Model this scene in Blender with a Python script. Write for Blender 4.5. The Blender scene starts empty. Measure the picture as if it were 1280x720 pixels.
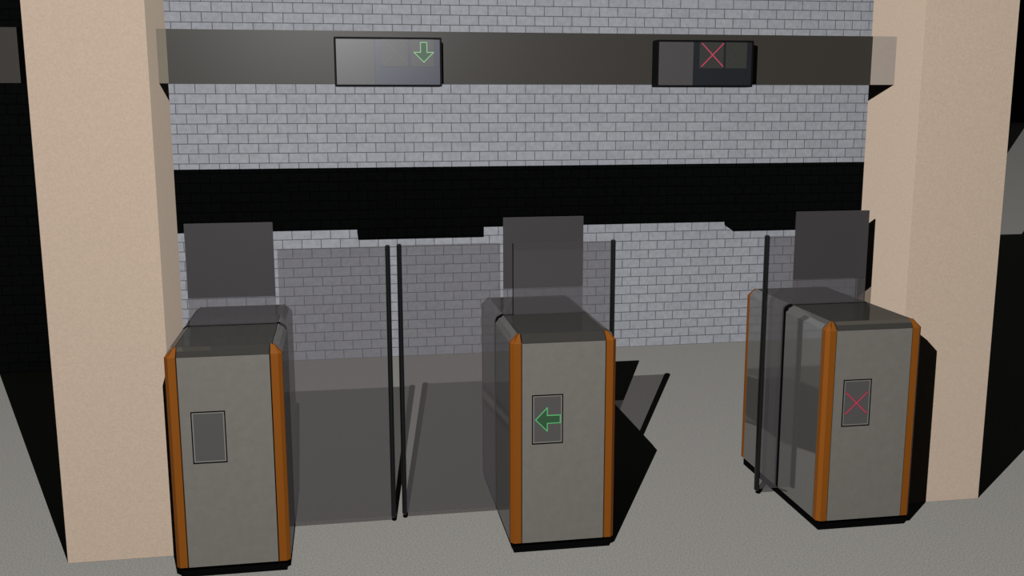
import bpy, bmesh, math
from mathutils import Matrix, Vector

S = bpy.context.scene
COL = S.collection

# ------------------------------------------------------------------ render look
S.view_settings.view_transform = 'Standard'
S.view_settings.look = 'None'
S.view_settings.gamma = 1.0
S.view_settings.exposure = 0.0
S.view_settings.use_curve_mapping = False
S.cycles.diffuse_bounces = 0          # the photograph shows no bounce light: shadows are nearly black
S.cycles.glossy_bounces = 4
S.cycles.transparent_max_bounces = 24
S.cycles.max_bounces = 8

# ------------------------------------------------------------------ measures (metres)
W = 0.489            # gate width
Y_SLOT = 0.4775      # where the glass stands in the housing
Y_REAR = 0.9697
Z_BODY = 0.0517      # underside of the body
Z_TOP = 1.037
WALL_Y = 3.8864
BEAM_Y = 0.4883
GATE_X = (-1.4871, 0.0, 1.5104)
PIL_FY, PIL_BY = 0.2503, 0.7385
PIL_L = (-2.2484, -1.7592)
PIL_R = (1.8067, 2.3020)
LAMP = (-1.097, -2.705, 3.165)


# ------------------------------------------------------------------ materials
def new_mat(name):
    m = bpy.data.materials.new(name)
    m.use_nodes = True
    nt = m.node_tree
    nt.nodes.clear()
    out = nt.nodes.new('ShaderNodeOutputMaterial')
    return m, nt, out


def principled(name, col, rough=0.6, metal=0.0, spec=0.3, noise=0.0, scale=40.0, bump=0.0, bscale=None, detail=4.0, drough=0.0, sheen=0.0):
    m, nt, out = new_mat(name)
    b = nt.nodes.new('ShaderNodeBsdfPrincipled')
    b.inputs['Base Color'].default_value = (*col, 1)
    b.inputs['Roughness'].default_value = rough
    b.inputs['Metallic'].default_value = metal
    b.inputs['Specular IOR Level'].default_value = spec
    b.inputs['Diffuse Roughness'].default_value = drough
    if sheen:
        b.inputs['Sheen Weight'].default_value = sheen
        b.inputs['Sheen Roughness'].default_value = 0.6
        b.inputs['Sheen Tint'].default_value = (1.0, 0.86, 0.70, 1)
    nt.links.new(b.outputs[0], out.inputs[0])
    if noise or bump:
        tc = nt.nodes.new('ShaderNodeTexCoord')
        n = nt.nodes.new('ShaderNodeTexNoise')
        n.inputs['Scale'].default_value = scale
        n.inputs['Detail'].default_value = detail
        n.inputs['Roughness'].default_value = 0.7
        nt.links.new(tc.outputs['Object'], n.inputs['Vector'])
        if noise:
            r = nt.nodes.new('ShaderNodeValToRGB')
            r.color_ramp.elements[0].position = 0.3
            r.color_ramp.elements[1].position = 0.7
            r.color_ramp.elements[0].color = (*[c * (1 - noise) for c in col], 1)
            r.color_ramp.elements[1].color = (*[min(1, c * (1 + noise)) for c in col], 1)
            nt.links.new(n.outputs['Fac'], r.inputs['Fac'])
            nt.links.new(r.outputs[0], b.inputs['Base Color'])
        if bump:
            n2 = n
            if bscale:
                n2 = nt.nodes.new('ShaderNodeTexNoise')
                n2.inputs['Scale'].default_value = bscale
                n2.inputs['Detail'].default_value = 3.0
                nt.links.new(tc.outputs['Object'], n2.inputs['Vector'])
            bp = nt.nodes.new('ShaderNodeBump')
            bp.inputs['Strength'].default_value = bump
            bp.inputs['Distance'].default_value = 0.004
            nt.links.new(n2.outputs['Fac'], bp.inputs['Height'])
            nt.links.new(bp.outputs[0], b.inputs['Normal'])
    return m


def mirror_mix(name, diff, gloss, rough, fac):
    """sheet metal: a dim diffuse base under a clear reflection"""
    m, nt, out = new_mat(name)
    d = nt.nodes.new('ShaderNodeBsdfDiffuse')
    d.inputs['Color'].default_value = (*diff, 1)
    g = nt.nodes.new('ShaderNodeBsdfGlossy')
    g.inputs['Color'].default_value = (*gloss, 1)
    g.inputs['Roughness'].default_value = rough
    mx = nt.nodes.new('ShaderNodeMixShader')
    mx.inputs[0].default_value = fac
    nt.links.new(d.outputs[0], mx.inputs[1])
    nt.links.new(g.outputs[0], mx.inputs[2])
    nt.links.new(mx.outputs[0], out.inputs[0])
    return m


def glass(name, tint, refl=0.05):
    m, nt, out = new_mat(name)
    t = nt.nodes.new('ShaderNodeBsdfTransparent')
    t.inputs['Color'].default_value = (*tint, 1)
    g = nt.nodes.new('ShaderNodeBsdfGlossy')
    g.inputs['Color'].default_value = (1, 1, 1, 1)
    g.inputs['Roughness'].default_value = 0.03
    d = nt.nodes.new('ShaderNodeBsdfDiffuse')
    d.inputs['Color'].default_value = (0.40, 0.38, 0.39, 1)
    m1 = nt.nodes.new('ShaderNodeMixShader')
    m1.inputs[0].default_value = 0.10
    m2 = nt.nodes.new('ShaderNodeMixShader')
    m2.inputs[0].default_value = refl
    nt.links.new(t.outputs[0], m1.inputs[1])
    nt.links.new(d.outputs[0], m1.inputs[2])
    nt.links.new(m1.outputs[0], m2.inputs[1])
    nt.links.new(g.outputs[0], m2.inputs[2])
    nt.links.new(m2.outputs[0], out.inputs[0])
    return m


def emit(name, col, strength=1.0):
    m, nt, out = new_mat(name)
    e = nt.nodes.new('ShaderNodeEmission')
    e.inputs[0].default_value = (*col, 1)
    e.inputs[1].default_value = strength
    nt.links.new(e.outputs[0], out.inputs[0])
    return m


def brick_mat():
    m, nt, out = new_mat('grey_glazed_brick')
    b = nt.nodes.new('ShaderNodeBsdfPrincipled')
    b.inputs['Roughness'].default_value = 0.6
    b.inputs['Specular IOR Level'].default_value = 0.1
    tc = nt.nodes.new('ShaderNodeTexCoord')
    sp = nt.nodes.new('ShaderNodeSeparateXYZ')
    nt.links.new(tc.outputs['Object'], sp.inputs[0])
    ax = nt.nodes.new('ShaderNodeMath'); ax.operation = 'ADD'
    ax.inputs[1].default_value = 0.1525 * 100 + 0.005
    nt.links.new(sp.outputs['X'], ax.inputs[0])
    cb = nt.nodes.new('ShaderNodeCombineXYZ')
    nt.links.new(ax.outputs[0], cb.inputs['X'])
    nt.links.new(sp.outputs['Z'], cb.inputs['Y'])
    br = nt.nodes.new('ShaderNodeTexBrick')
    br.offset = 0.5; br.offset_frequency = 2; br.squash = 1.0
    br.inputs['Scale'].default_value = 1.0
    br.inputs['Brick Width'].default_value = 0.1525
    br.inputs['Row Height'].default_value = 0.0768
    br.inputs['Mortar Size'].default_value = 0.0034
    br.inputs['Mortar Smooth'].default_value = 0.25
    br.inputs['Bias'].default_value = 0.0
    br.inputs['Color1'].default_value = (0.275, 0.280, 0.304, 1)
    br.inputs['Color2'].default_value = (0.300, 0.306, 0.330, 1)
    br.inputs['Mortar'].default_value = (0.085, 0.087, 0.095, 1)
    nt.links.new(cb.outputs[0], br.inputs['Vector'])
    n = nt.nodes.new('ShaderNodeTexNoise')
    n.inputs['Scale'].default_value = 26.0
    n.inputs['Detail'].default_value = 6.0
    nt.links.new(tc.outputs['Object'], n.inputs['Vector'])
    r = nt.nodes.new('ShaderNodeMapRange')
    r.inputs['From Min'].default_value = 0.3; r.inputs['From Max'].default_value = 0.7
    r.inputs['To Min'].default_value = 0.88; r.inputs['To Max'].default_value = 1.10
    nt.links.new(n.outputs['Fac'], r.inputs['Value'])
    mu = nt.nodes.new('ShaderNodeMix'); mu.data_type = 'RGBA'; mu.blend_type = 'MULTIPLY'
    mu.inputs[0].default_value = 1.0
    nt.links.new(br.outputs['Color'], mu.inputs[6])
    nt.links.new(r.outputs[0], mu.inputs[7])
    nt.links.new(mu.outputs[2], b.inputs['Base Color'])
    bp = nt.nodes.new('ShaderNodeBump'); bp.invert = True
    bp.inputs['Strength'].default_value = 0.35
    bp.inputs['Distance'].default_value = 0.004
    nt.links.new(br.outputs['Fac'], bp.inputs['Height'])
    nt.links.new(bp.outputs[0], b.inputs['Normal'])
    nt.links.new(b.outputs[0], out.inputs[0])
    return m


M = {}
M['brick'] = brick_mat()
M['floor'] = principled('speckled_concrete', (0.268, 0.258, 0.238), 0.9, noise=0.32, scale=130.0, bump=0.06, bscale=220.0, spec=0.05, drough=0.35, detail=2.5)
M['stucco'] = principled('beige_stucco', (0.580, 0.453, 0.350), 0.9, noise=0.08, scale=110.0, bump=0.22, bscale=190.0, spec=0.1, drough=0.3, sheen=0.20)
M['beam'] = principled('dark_bronze_sheet', (0.043, 0.0385, 0.0325), 0.46, metal=0.0, spec=0.30)
M['end_tan'] = principled('taupe_end_plate', (0.40, 0.335, 0.28), 0.6, noise=0.04, scale=20)
M['end_brown'] = principled('olive_brown_end_plate', (0.185, 0.155, 0.115), 0.6, noise=0.04, scale=20)
M['front'] = principled('brushed_grey_front', (0.207, 0.193, 0.171), 0.55, noise=0.06, scale=22.0, spec=0.25)
M['side'] = mirror_mix('polished_grey_side', (0.17, 0.165, 0.152), (0.66, 0.65, 0.64), 0.05, 0.45)
M['top'] = mirror_mix('dark_polished_top', (0.060, 0.058, 0.052), (0.6, 0.6, 0.6), 0.03, 0.18)
M['orange'] = principled('orange_trim', (0.275, 0.083, 0.008), 0.5, spec=0.2)
M['black'] = principled('black_rubber', (0.003, 0.003, 0.003), 0.9, spec=0.02)
M['pole'] = principled('black_gloss_pole', (0.007, 0.007, 0.0075), 0.30, spec=0.45)
M['glass'] = glass('smoked_glass', (0.715, 0.705, 0.712), 0.03)
M['backdrop'] = principled('flat_black_backdrop', (0.02, 0.02, 0.02), 0.95, spec=0.0)
M['film'] = principled('charcoal_opaque_glass', (0.054, 0.050, 0.052), 0.4, spec=0.32)
M['bezel'] = principled('silver_bezel', (0.30, 0.29, 0.27), 0.4, metal=0.3)
M['screen'] = principled('grey_display_glass', (0.100, 0.097, 0.092), 0.25, spec=0.6)
M['case'] = principled('black_plastic_case', (0.004, 0.004, 0.0045), 0.6, spec=0.08)
M['sidepanel'] = principled('grey_blank_panel', (0.070, 0.066, 0.066), 0.42, spec=0.52)
M['boxscreen'] = principled('blue_black_display_glass', (0.013, 0.014, 0.018), 0.36, spec=0.8)
M['boxscreen_sheen'] = principled('violet_grey_glass_painted_sheen', (0.045, 0.045, 0.072), 0.40, spec=0.55)  # lighter copy of boxscreen: the ceiling lamp's reflection painted into the base colour
M['cell'] = principled('grey_lamp_cell', (0.040, 0.040, 0.036), 0.4, spec=0.6)
M['cell_sheen'] = principled('grey_lamp_cell_painted_sheen', (0.072, 0.074, 0.072), 0.42, spec=0.5)  # cells of the arrow sign, paler with the same painted-in lamp reflection
M['ghost'] = principled('unlit_symbol', (0.052, 0.053, 0.045), 0.42, spec=0.5)
M['ghost_sheen'] = principled('unlit_symbol_painted_sheen', (0.090, 0.093, 0.088), 0.42, spec=0.5)  # lightened to sit in the painted sheen of its cell
M['g_line'] = emit('green_symbol_line', (0.11, 0.40, 0.16))
M['g_fill'] = emit('green_symbol_glow', (0.034, 0.080, 0.040))
M['g_line2'] = emit('pale_green_symbol_line', (0.30, 0.52, 0.31))
M['g_fill2'] = emit('soft_green_symbol_glow', (0.115, 0.165, 0.118))
M['r_line'] = emit('red_symbol_line', (0.46, 0.06, 0.105))
M['r_glow'] = emit('red_symbol_glow', (0.17, 0.018, 0.035))


# ------------------------------------------------------------------ mesh helpers
def obj(name, bm, mat, parent=None, smooth=False):
    bmesh.ops.recalc_face_normals(bm, faces=bm.faces)
    me = bpy.data.meshes.new(name)
    bm.to_mesh(me); bm.free()
    me.materials.append(M[mat])
    if smooth:
        for p in me.polygons:
            p.use_smooth = True
    o = bpy.data.objects.new(name, me)
    COL.objects.link(o)
    if parent is not None:
        o.parent = parent
    return o


def empty(name, loc, label, cat, group=None):
    o = bpy.data.objects.new(name, None)
    o.empty_display_size = 0.1
    o.location = loc
    COL.objects.link(o)
    tag(o, label, cat, group)
    return o


def tag(o, label, cat, group=None, kind=None):
    o['label'] = label
    o['category'] = cat
    if group:
        o['group'] = group
    if kind:
        o['kind'] = kind
    return o


def box(x0, x1, y0, y1, z0, z1, bev=0.0, seg=2, bm=None):
    nb = bmesh.new()
    bmesh.ops.create_cube(nb, size=1.0)
    for v in nb.verts:
        v.co = Vector(((x0 + x1) / 2 + v.co.x * (x1 - x0), (y0 + y1) / 2 + v.co.y * (y1 - y0), (z0 + z1) / 2 + v.co.z * (z1 - z0)))
    if bev:
        bmesh.ops.bevel(nb, geom=list(nb.edges), offset=bev, segments=seg, affect='EDGES', profile=0.5)
    if bm is None:
        return nb
    me = bpy.data.meshes.new('tmp'); nb.to_mesh(me); nb.free(); bm.from_mesh(me); bpy.data.meshes.remove(me)
    return bm


def body_bm(vseg=2, tseg=2):
    """the whole housing: upright corners rounded, top edges rolled over"""
    bm = box(-W / 2, W / 2, 0, Y_REAR, Z_BODY, Z_TOP)
    up = [e for e in bm.edges if abs(e.verts[0].co.z - e.verts[1].co.z) > 0.5]
    bmesh.ops.bevel(bm, geom=up, offset=0.016, segments=vseg, affect='EDGES', profile=0.5)
    top = [e for e in bm.edges if all(abs(v.co.z - Z_TOP) < 1e-5 for v in e.verts)]
    bmesh.ops.bevel(bm, geom=top, offset=0.037, segments=tseg, affect='EDGES', profile=0.42)
    bmesh.ops.recalc_face_normals(bm, faces=bm.faces)
    return bm


def cut(x0, x1, y0, y1, z0=-1, z1=9, vseg=2, tseg=2):
    bm = body_bm(vseg, tseg)
    for co, no in (((x0, 0, 0), (-1, 0, 0)), ((x1, 0, 0), (1, 0, 0)), ((0, y0, 0), (0, -1, 0)), ((0, y1, 0), (0, 1, 0)),
                   ((0, 0, z0), (0, 0, -1)), ((0, 0, z1), (0, 0, 1))):
        bmesh.ops.bisect_plane(bm, geom=list(bm.verts) + list(bm.edges) + list(bm.faces), dist=1e-6,
                               plane_co=co, plane_no=no, clear_outer=True)
        edges = [e for e in bm.edges if e.is_boundary]
        if edges:
            bmesh.ops.holes_fill(bm, edges=edges, sides=0)
    return bm


def prism(pts, y0, y1, bm=None):
    """a flat outline in x,z pushed from y0 to y1"""
    bm = bm or bmesh.new()
    a = [bm.verts.new((x, y0, z)) for x, z in pts]
    b = [bm.verts.new((x, y1, z)) for x, z in pts]
    bm.faces.new(a); bm.faces.new(list(reversed(b)))
    n = len(pts)
    for i in range(n):
        j = (i + 1) % n
        bm.faces.new((a[j], a[i], b[i], b[j]))
    return bm


def strip(p, q, w, y0, y1, bm):
    d = Vector((q[0] - p[0], q[1] - p[1])); d.normalize()
    n = Vector((-d.y, d.x)) * w / 2; e = d * w / 2
    P = Vector(p) - e; Q = Vector(q) + e
    return prism([tuple(P + n), tuple(P - n), tuple(Q - n), tuple(Q + n)], y0, y1, bm)


def outline(pts, w, y0, y1):
    bm = bmesh.new()
    for i in range(len(pts)):
        strip(pts[i], pts[(i + 1) % len(pts)], w, y0, y1, bm)
    return bm


def frame(x0, x1, z0, z1, w, y0, y1):
    bm = bmesh.new()
    box(x0, x1, y0, y1, z1 - w, z1, bm=bm); box(x0, x1, y0, y1, z0, z0 + w, bm=bm)
    box(x0, x0 + w, y0, y1, z0 + w, z1 - w, bm=bm); box(x1 - w, x1, y0, y1, z0 + w, z1 - w, bm=bm)
    return bm


def tube(x, y, z0, z1, r, ry, n=16):
    bm = bmesh.new()
    rings = []
    for z, k in ((z0, 0.6), (z0 + r * 0.5, 1), (z1 - r * 0.7, 1), (z1 - r * 0.2, 0.8), (z1, 0.4)):
        rings.append([bm.verts.new((x + r * k * math.cos(2 * math.pi * i / n), y + ry * k * math.sin(2 * math.pi * i / n), z)) for i in range(n)])
    for a, b in zip(rings, rings[1:]):
        for i in range(n):
            j = (i + 1) % n
            bm.faces.new((a[i], a[j], b[j], b[i]))
    bm.faces.new(rings[0]); bm.faces.new(rings[-1])
    return bm


# ------------------------------------------------------------------ the setting
fl = obj('floor', box(-60, 100, -9, 140, -0.2, 0.0), 'floor')
tag(fl, 'speckled grey concrete floor of the station hall', 'floor', kind='structure')
wl = obj('wall_back', box(-9, 3.84, WALL_Y, WALL_Y + 0.3, 0.0, 5.5), 'brick')
tag(wl, 'pale grey brick wall across the back of the hall', 'wall', kind='structure')
pa = obj('pillar', box(PIL_L[0], PIL_L[1], PIL_FY, PIL_BY, 0, 4.6, 0.001, 1), 'stucco')
tag(pa, 'square beige stucco pillar beside the gate with the blank display', 'pillar', 'square stucco pillars', 'structure')
pb = obj('pillar', box(PIL_R[0], PIL_R[1], PIL_FY, PIL_BY, 0, 4.6, 0.001, 1), 'stucco')
tag(pb, 'square beige stucco pillar beside the gate with the red cross', 'pillar', 'square stucco pillars', 'structure')

wf = obj('black_backdrop', box(-60, 100, 120, 120.3, 0.0, 40.0), 'backdrop')  # black sheet added to hide the grey world background past the pillar
tag(wf, 'added black backdrop that keeps the view beyond the right pillar dark', 'wall', kind='structure')

# ------------------------------------------------------------------ overhead boards
BZ0, BZ1, BT = 2.1495, 2.3872, 0.02
beam = empty('overhead_beam', (0, BEAM_Y, BZ0), 'long dark overhead board spanning both pillars and carrying two lane signs', 'beam', 'dark overhead boards')
beam['kind'] = 'structure'
def bpart(name, x0, x1, mat):
    o = obj(name, box(x0, x1, 0, BT, 0, BZ1 - BZ0), mat, beam)
    return o
bpart('board', -1.7165, 1.6765, 'beam')
e1 = bpart('end_plate', PIL_L[1], -1.7170, 'end_brown'); e1['label'] = 'olive brown end plate'
e2 = bpart('end_plate', 1.6770, PIL_R[0], 'end_tan'); e2['label'] = 'pale taupe end plate'
ob = obj('overhead_beam', box(-5.6, PIL_L[0], BEAM_Y, BEAM_Y + BT, BZ0, BZ1), 'beam')
tag(ob, 'short end of dark overhead board beyond the pillar by the blank-display gate', 'beam', 'dark overhead boards', 'structure')

BOX_Y = 0.407
def display_box(x0, x1, label, on):
    cx = (x0 + x1) / 2; z0, z1 = 2.1345, 2.356
    w = (x1 - x0) / 2; h = z1 - z0
    t = empty('lane_sign', (cx, BOX_Y, z0), label, 'lane sign', 'overhead lane signs')
    back = BEAM_Y - BOX_Y
    obj('case', box(-w, w, 0.006, back, 0, h, 0.008, 3), 'case', t)
    obj('rim', frame(-w + 0.001, w - 0.001, 0.001, h - 0.001, 0.0085, 0.0, 0.012), 'case', t)
    xs = -w + 0.182
    obj('blank_panel', box(-w + 0.009, xs, 0.003, 0.012, 0.009, h - 0.007), 'sidepanel', t)
    sc = obj('screen', box(xs + 0.0005, w - 0.009, 0.003, 0.012, 0.009, h - 0.007), 'boxscreen_sheen' if on else 'boxscreen', t)
    c0, c1 = xs + 0.032, xs + 0.152
    d0, d1 = xs + 0.164, xs + 0.270
    zb, zt = 0.089, h - 0.009
    def cell(a, b):
        return obj('lamp_cell', box(a, b, 0.0015, 0.004, zb, zt), 'cell_sheen' if on else 'cell', sc)
    cell(c0, c1); cell(d0, d1)
    # cross
    bm = bmesh.new()
    cxm, czm = (c0 + c1) / 2 + 0.004, (zb + zt) / 2 + 0.001
    a = 0.053
    strip((cxm - a, czm + a), (cxm + a, czm - a), 0.005, 0.0005, 0.0019, bm)
    strip((cxm - a, czm - a), (cxm + a, czm + a), 0.005, 0.0002, 0.0017, bm)
    obj('cross_symbol', bm, 'ghost_sheen' if on else 'r_line', sc)
    # arrow pointing down
    am = (d0 + d1) / 2 + 0.006; top = zt - 0.014
    pts = [(am - 0.0145, top), (am + 0.0145, top), (am + 0.0145, top - 0.0445), (am + 0.0445, top - 0.0445), (am, top - 0.088), (am - 0.0445, top - 0.0445), (am - 0.0145, top - 0.0445)]
    if on:
        obj('arrow_fill', prism(pts, 0.0008, 0.0019), 'g_fill2', sc)
        obj('arrow_symbol', outline(pts, 0.0042, 0.0002, 0.0014), 'g_line2', sc)
    else:
        obj('arrow_symbol', outline(pts, 0.0022, 0.0008, 0.0019), 'ghost', sc)
    return t

display_box(-0.982, -0.494, 'overhead lane sign showing a pale green down arrow', True)
display_box(0.531, 1.0165, 'overhead lane sign showing a red cross', False)


# ------------------------------------------------------------------ ticket gates
def gate(gx, label, symbol, doors):
    t = empty('ticket_gate', (gx, 0, 0), label, 'ticket gate', 'row of ticket gates')
    p, g, hw = 0.050, 0.0026, W / 2
    s0, s1 = Y_SLOT - 0.026, Y_SLOT + 0.0195
    ins = 0.016
    obj('plinth', box(-hw + ins, hw - ins, ins, Y_REAR - ins, 0, Z_BODY + 0.001), 'black', t)
    for sx in (-1, 1):
        for y0, y1 in ((-1, p - g), (Y_REAR - p + g, 9)):
            a, b = (hw - p + g, 9) if sx > 0 else (-9, -hw + p - g)
            obj('corner_post', cut(a, b, y0, y1, vseg=1, tseg=1), 'orange', t)
    obj('front_panel', cut(-hw + p + g, hw - p - g, -1, p - g, -1, 0.999), 'front', t)
    obj('rear_panel', cut(-hw + p + g, hw - p - g, Y_REAR - p + g, 9, -1, 0.999), 'front', t)
    e = 0.040
    for y0, y1 in ((p + g, s0), (s1, Y_REAR - p - g)):
        obj('side_panel', cut(-9, -hw + e, y0, y1), 'side', t)
        obj('side_panel', cut(hw - e, 9, y0, y1), 'side', t)
    # the dark top lies between the side rolls and runs down over the front and rear edges between the posts
    for y0, y1, q0, q1 in ((p + g, s0, -1, p + g), (s1, Y_REAR - p - g, Y_REAR - p - g, 9)):
        bm = cut(-hw + e + g, hw - e - g, y0, y1)
        b2 = cut(-hw + p + g, hw - p - g, q0, q1, 1.0005, 9)
        me = bpy.data.meshes.new('tmp'); b2.to_mesh(me); b2.free(); bm.from_mesh(me); bpy.data.meshes.remove(me)
        obj('top_panel', bm, 'top', t)
    # black slot between the two halves and the hairline joints round the posts
    bm = cut(-hw + 0.005, hw - 0.005, s0 - 0.01, s1 + 0.01, -1, Z_TOP - 0.0015)
    obj('slot_lining', bm, 'black', t)
    bm = box(-hw + 0.02, hw - 0.02, 0.02, Y_REAR - 0.02, Z_BODY + 0.002, Z_TOP - 0.045)
    obj('inner_frame', bm, 'black', t)
    # upright screen standing in the slot
    pl0, pl1 = -0.201, 0.197
    ps = obj('glass_screen', box(pl0, pl1, Y_SLOT - 0.005, Y_SLOT + 0.005, Z_TOP - 0.01, 1.1665), 'glass', t)
    dk = obj('dark_panel', box(pl0, pl1, Y_SLOT - 0.005, Y_SLOT + 0.005, 1.167, 1.5156), 'film', ps)
    dk['label'] = 'opaque charcoal upper panel of the glass screen'
    # sliding leaves
    for side, inner, outer in doors:
        y = Y_SLOT - 0.0145 if side > 0 else Y_SLOT + 0.0145
        r = 0.0122
        a, b = sorted((side * inner, side * (outer - r)))
        d = obj('glass_door', box(a, b, y - 0.004, y + 0.004, 0.036, 1.3906), 'glass', t)
        e0 = side * inner
        if inner < 0:
            obj('edge_trim', box(*sorted((e0, e0 - side * 0.003)), y - 0.0042, y + 0.0042, 0.036, 1.3906), 'black', d)
        obj('edge_pole', tube(side * (outer - r), y, 0.028, 1.398, r, 0.0185), 'pole', d, smooth=False)
    # display on the front face
    x0, x1, z0, z1 = -0.1475, -0.0035, 0.5275, 0.7595
    rim = obj('display', frame(x0, x1, z0, z1, 0.005, -0.002, 0.004), 'black', t)
    obj('bezel', frame(x0 + 0.004, x1 - 0.004, z0 + 0.004, z1 - 0.004, 0.006, -0.0015, 0.004), 'bezel', rim)
    sc = obj('screen', box(x0 + 0.0095, x1 - 0.0095, -0.001, 0.003, z0 + 0.0095, z1 - 0.0095), 'screen', rim)
    if symbol == 'arrow':
        pts = [(-0.1311, 0.6425), (-0.077, 0.6975), (-0.077, 0.6612), (-0.0168, 0.6612), (-0.0168, 0.6243), (-0.077, 0.6243), (-0.077, 0.588)]
        obj('arrow_fill', prism(pts, -0.0022, -0.0009), 'g_fill', rim)
        obj('arrow_symbol', outline(pts, 0.0040, -0.0030, -0.0012), 'g_line', rim)
    elif symbol == 'cross':
        bm = bmesh.new()
        strip((-0.1305, 0.6950), (-0.0215, 0.5900), 0.0085, -0.0020, -0.0009, bm)
        strip((-0.1305, 0.5900), (-0.0215, 0.6950), 0.0085, -0.0018, -0.0008, bm)
        obj('cross_glow', bm, 'r_glow', rim)
        bm = bmesh.new()
        strip((-0.1305, 0.6950), (-0.0215, 0.5900), 0.0029, -0.0030, -0.0012, bm)
        strip((-0.1305, 0.5900), (-0.0215, 0.6950), 0.0029, -0.0032, -0.0013, bm)
        obj('cross_symbol', bm, 'r_line', rim)
    return t

gate(GATE_X[0], 'grey ticket gate with orange corners and a blank unlit front display', None, [(1, 0.214, 0.738)])
gate(GATE_X[1], 'grey ticket gate with orange corners showing a green arrow on its front', 'arrow', [(-1, 0.214, 0.717), (1, -0.1546, 0.3587)])
gate(GATE_X[2], 'grey ticket gate with orange corners showing a red cross on its front', 'cross', [(-1, -0.1546, 0.3587)])

# ------------------------------------------------------------------ light
ld = bpy.data.lights.new('ceiling_lamp', 'POINT')
ld.energy = 4 * math.pi ** 2
ld.shadow_soft_size = 0.0
ld.use_nodes = True
nt = ld.node_tree
em = [n for n in nt.nodes if n.type == 'EMISSION'][0]
fo = nt.nodes.new('ShaderNodeLightFalloff')
fo.inputs['Strength'].default_value = 1.0
nt.links.new(fo.outputs['Constant'], em.inputs['Strength'])
lo = bpy.data.objects.new('ceiling_lamp', ld)
lo.location = LAMP
COL.objects.link(lo)

w = bpy.data.worlds.new('World'); S.world = w
w.use_nodes = True
w.node_tree.nodes['Background'].inputs[0].default_value = (0.95, 1.0, 0.95, 1)
w.node_tree.nodes['Background'].inputs[1].default_value = 0.016

# ------------------------------------------------------------------ camera
F, PITCH, YAW, ROLL = 1254.43, 0.1773, -0.1661, -0.0019
CAM = Vector((-0.9595, -4.3026, 2.0366))
def ray(x, y):
    c, s = math.cos(ROLL), math.sin(ROLL); X = c * x - s * y; U = s * x + c * y
    c, s = math.cos(PITCH), math.sin(PITCH); Y = c + s * U; Z = -s + c * U
    c, s = math.cos(YAW), math.sin(YAW)
    return Vector((c * X - s * Y, s * X + c * Y, Z))
fw = ray(0, 0); rt = ray(1, 0) - fw; up = ray(0, 1) - fw
mat = Matrix((rt, up, -fw)).transposed().to_4x4()
mat.translation = CAM
cd = bpy.data.cameras.new('camera')
cd.sensor_width = 36.0
cd.lens = F / 1280 * 36.0
cd.clip_end = 500
co = bpy.data.objects.new('camera', cd)
co.matrix_world = mat
COL.objects.link(co)
S.camera = co
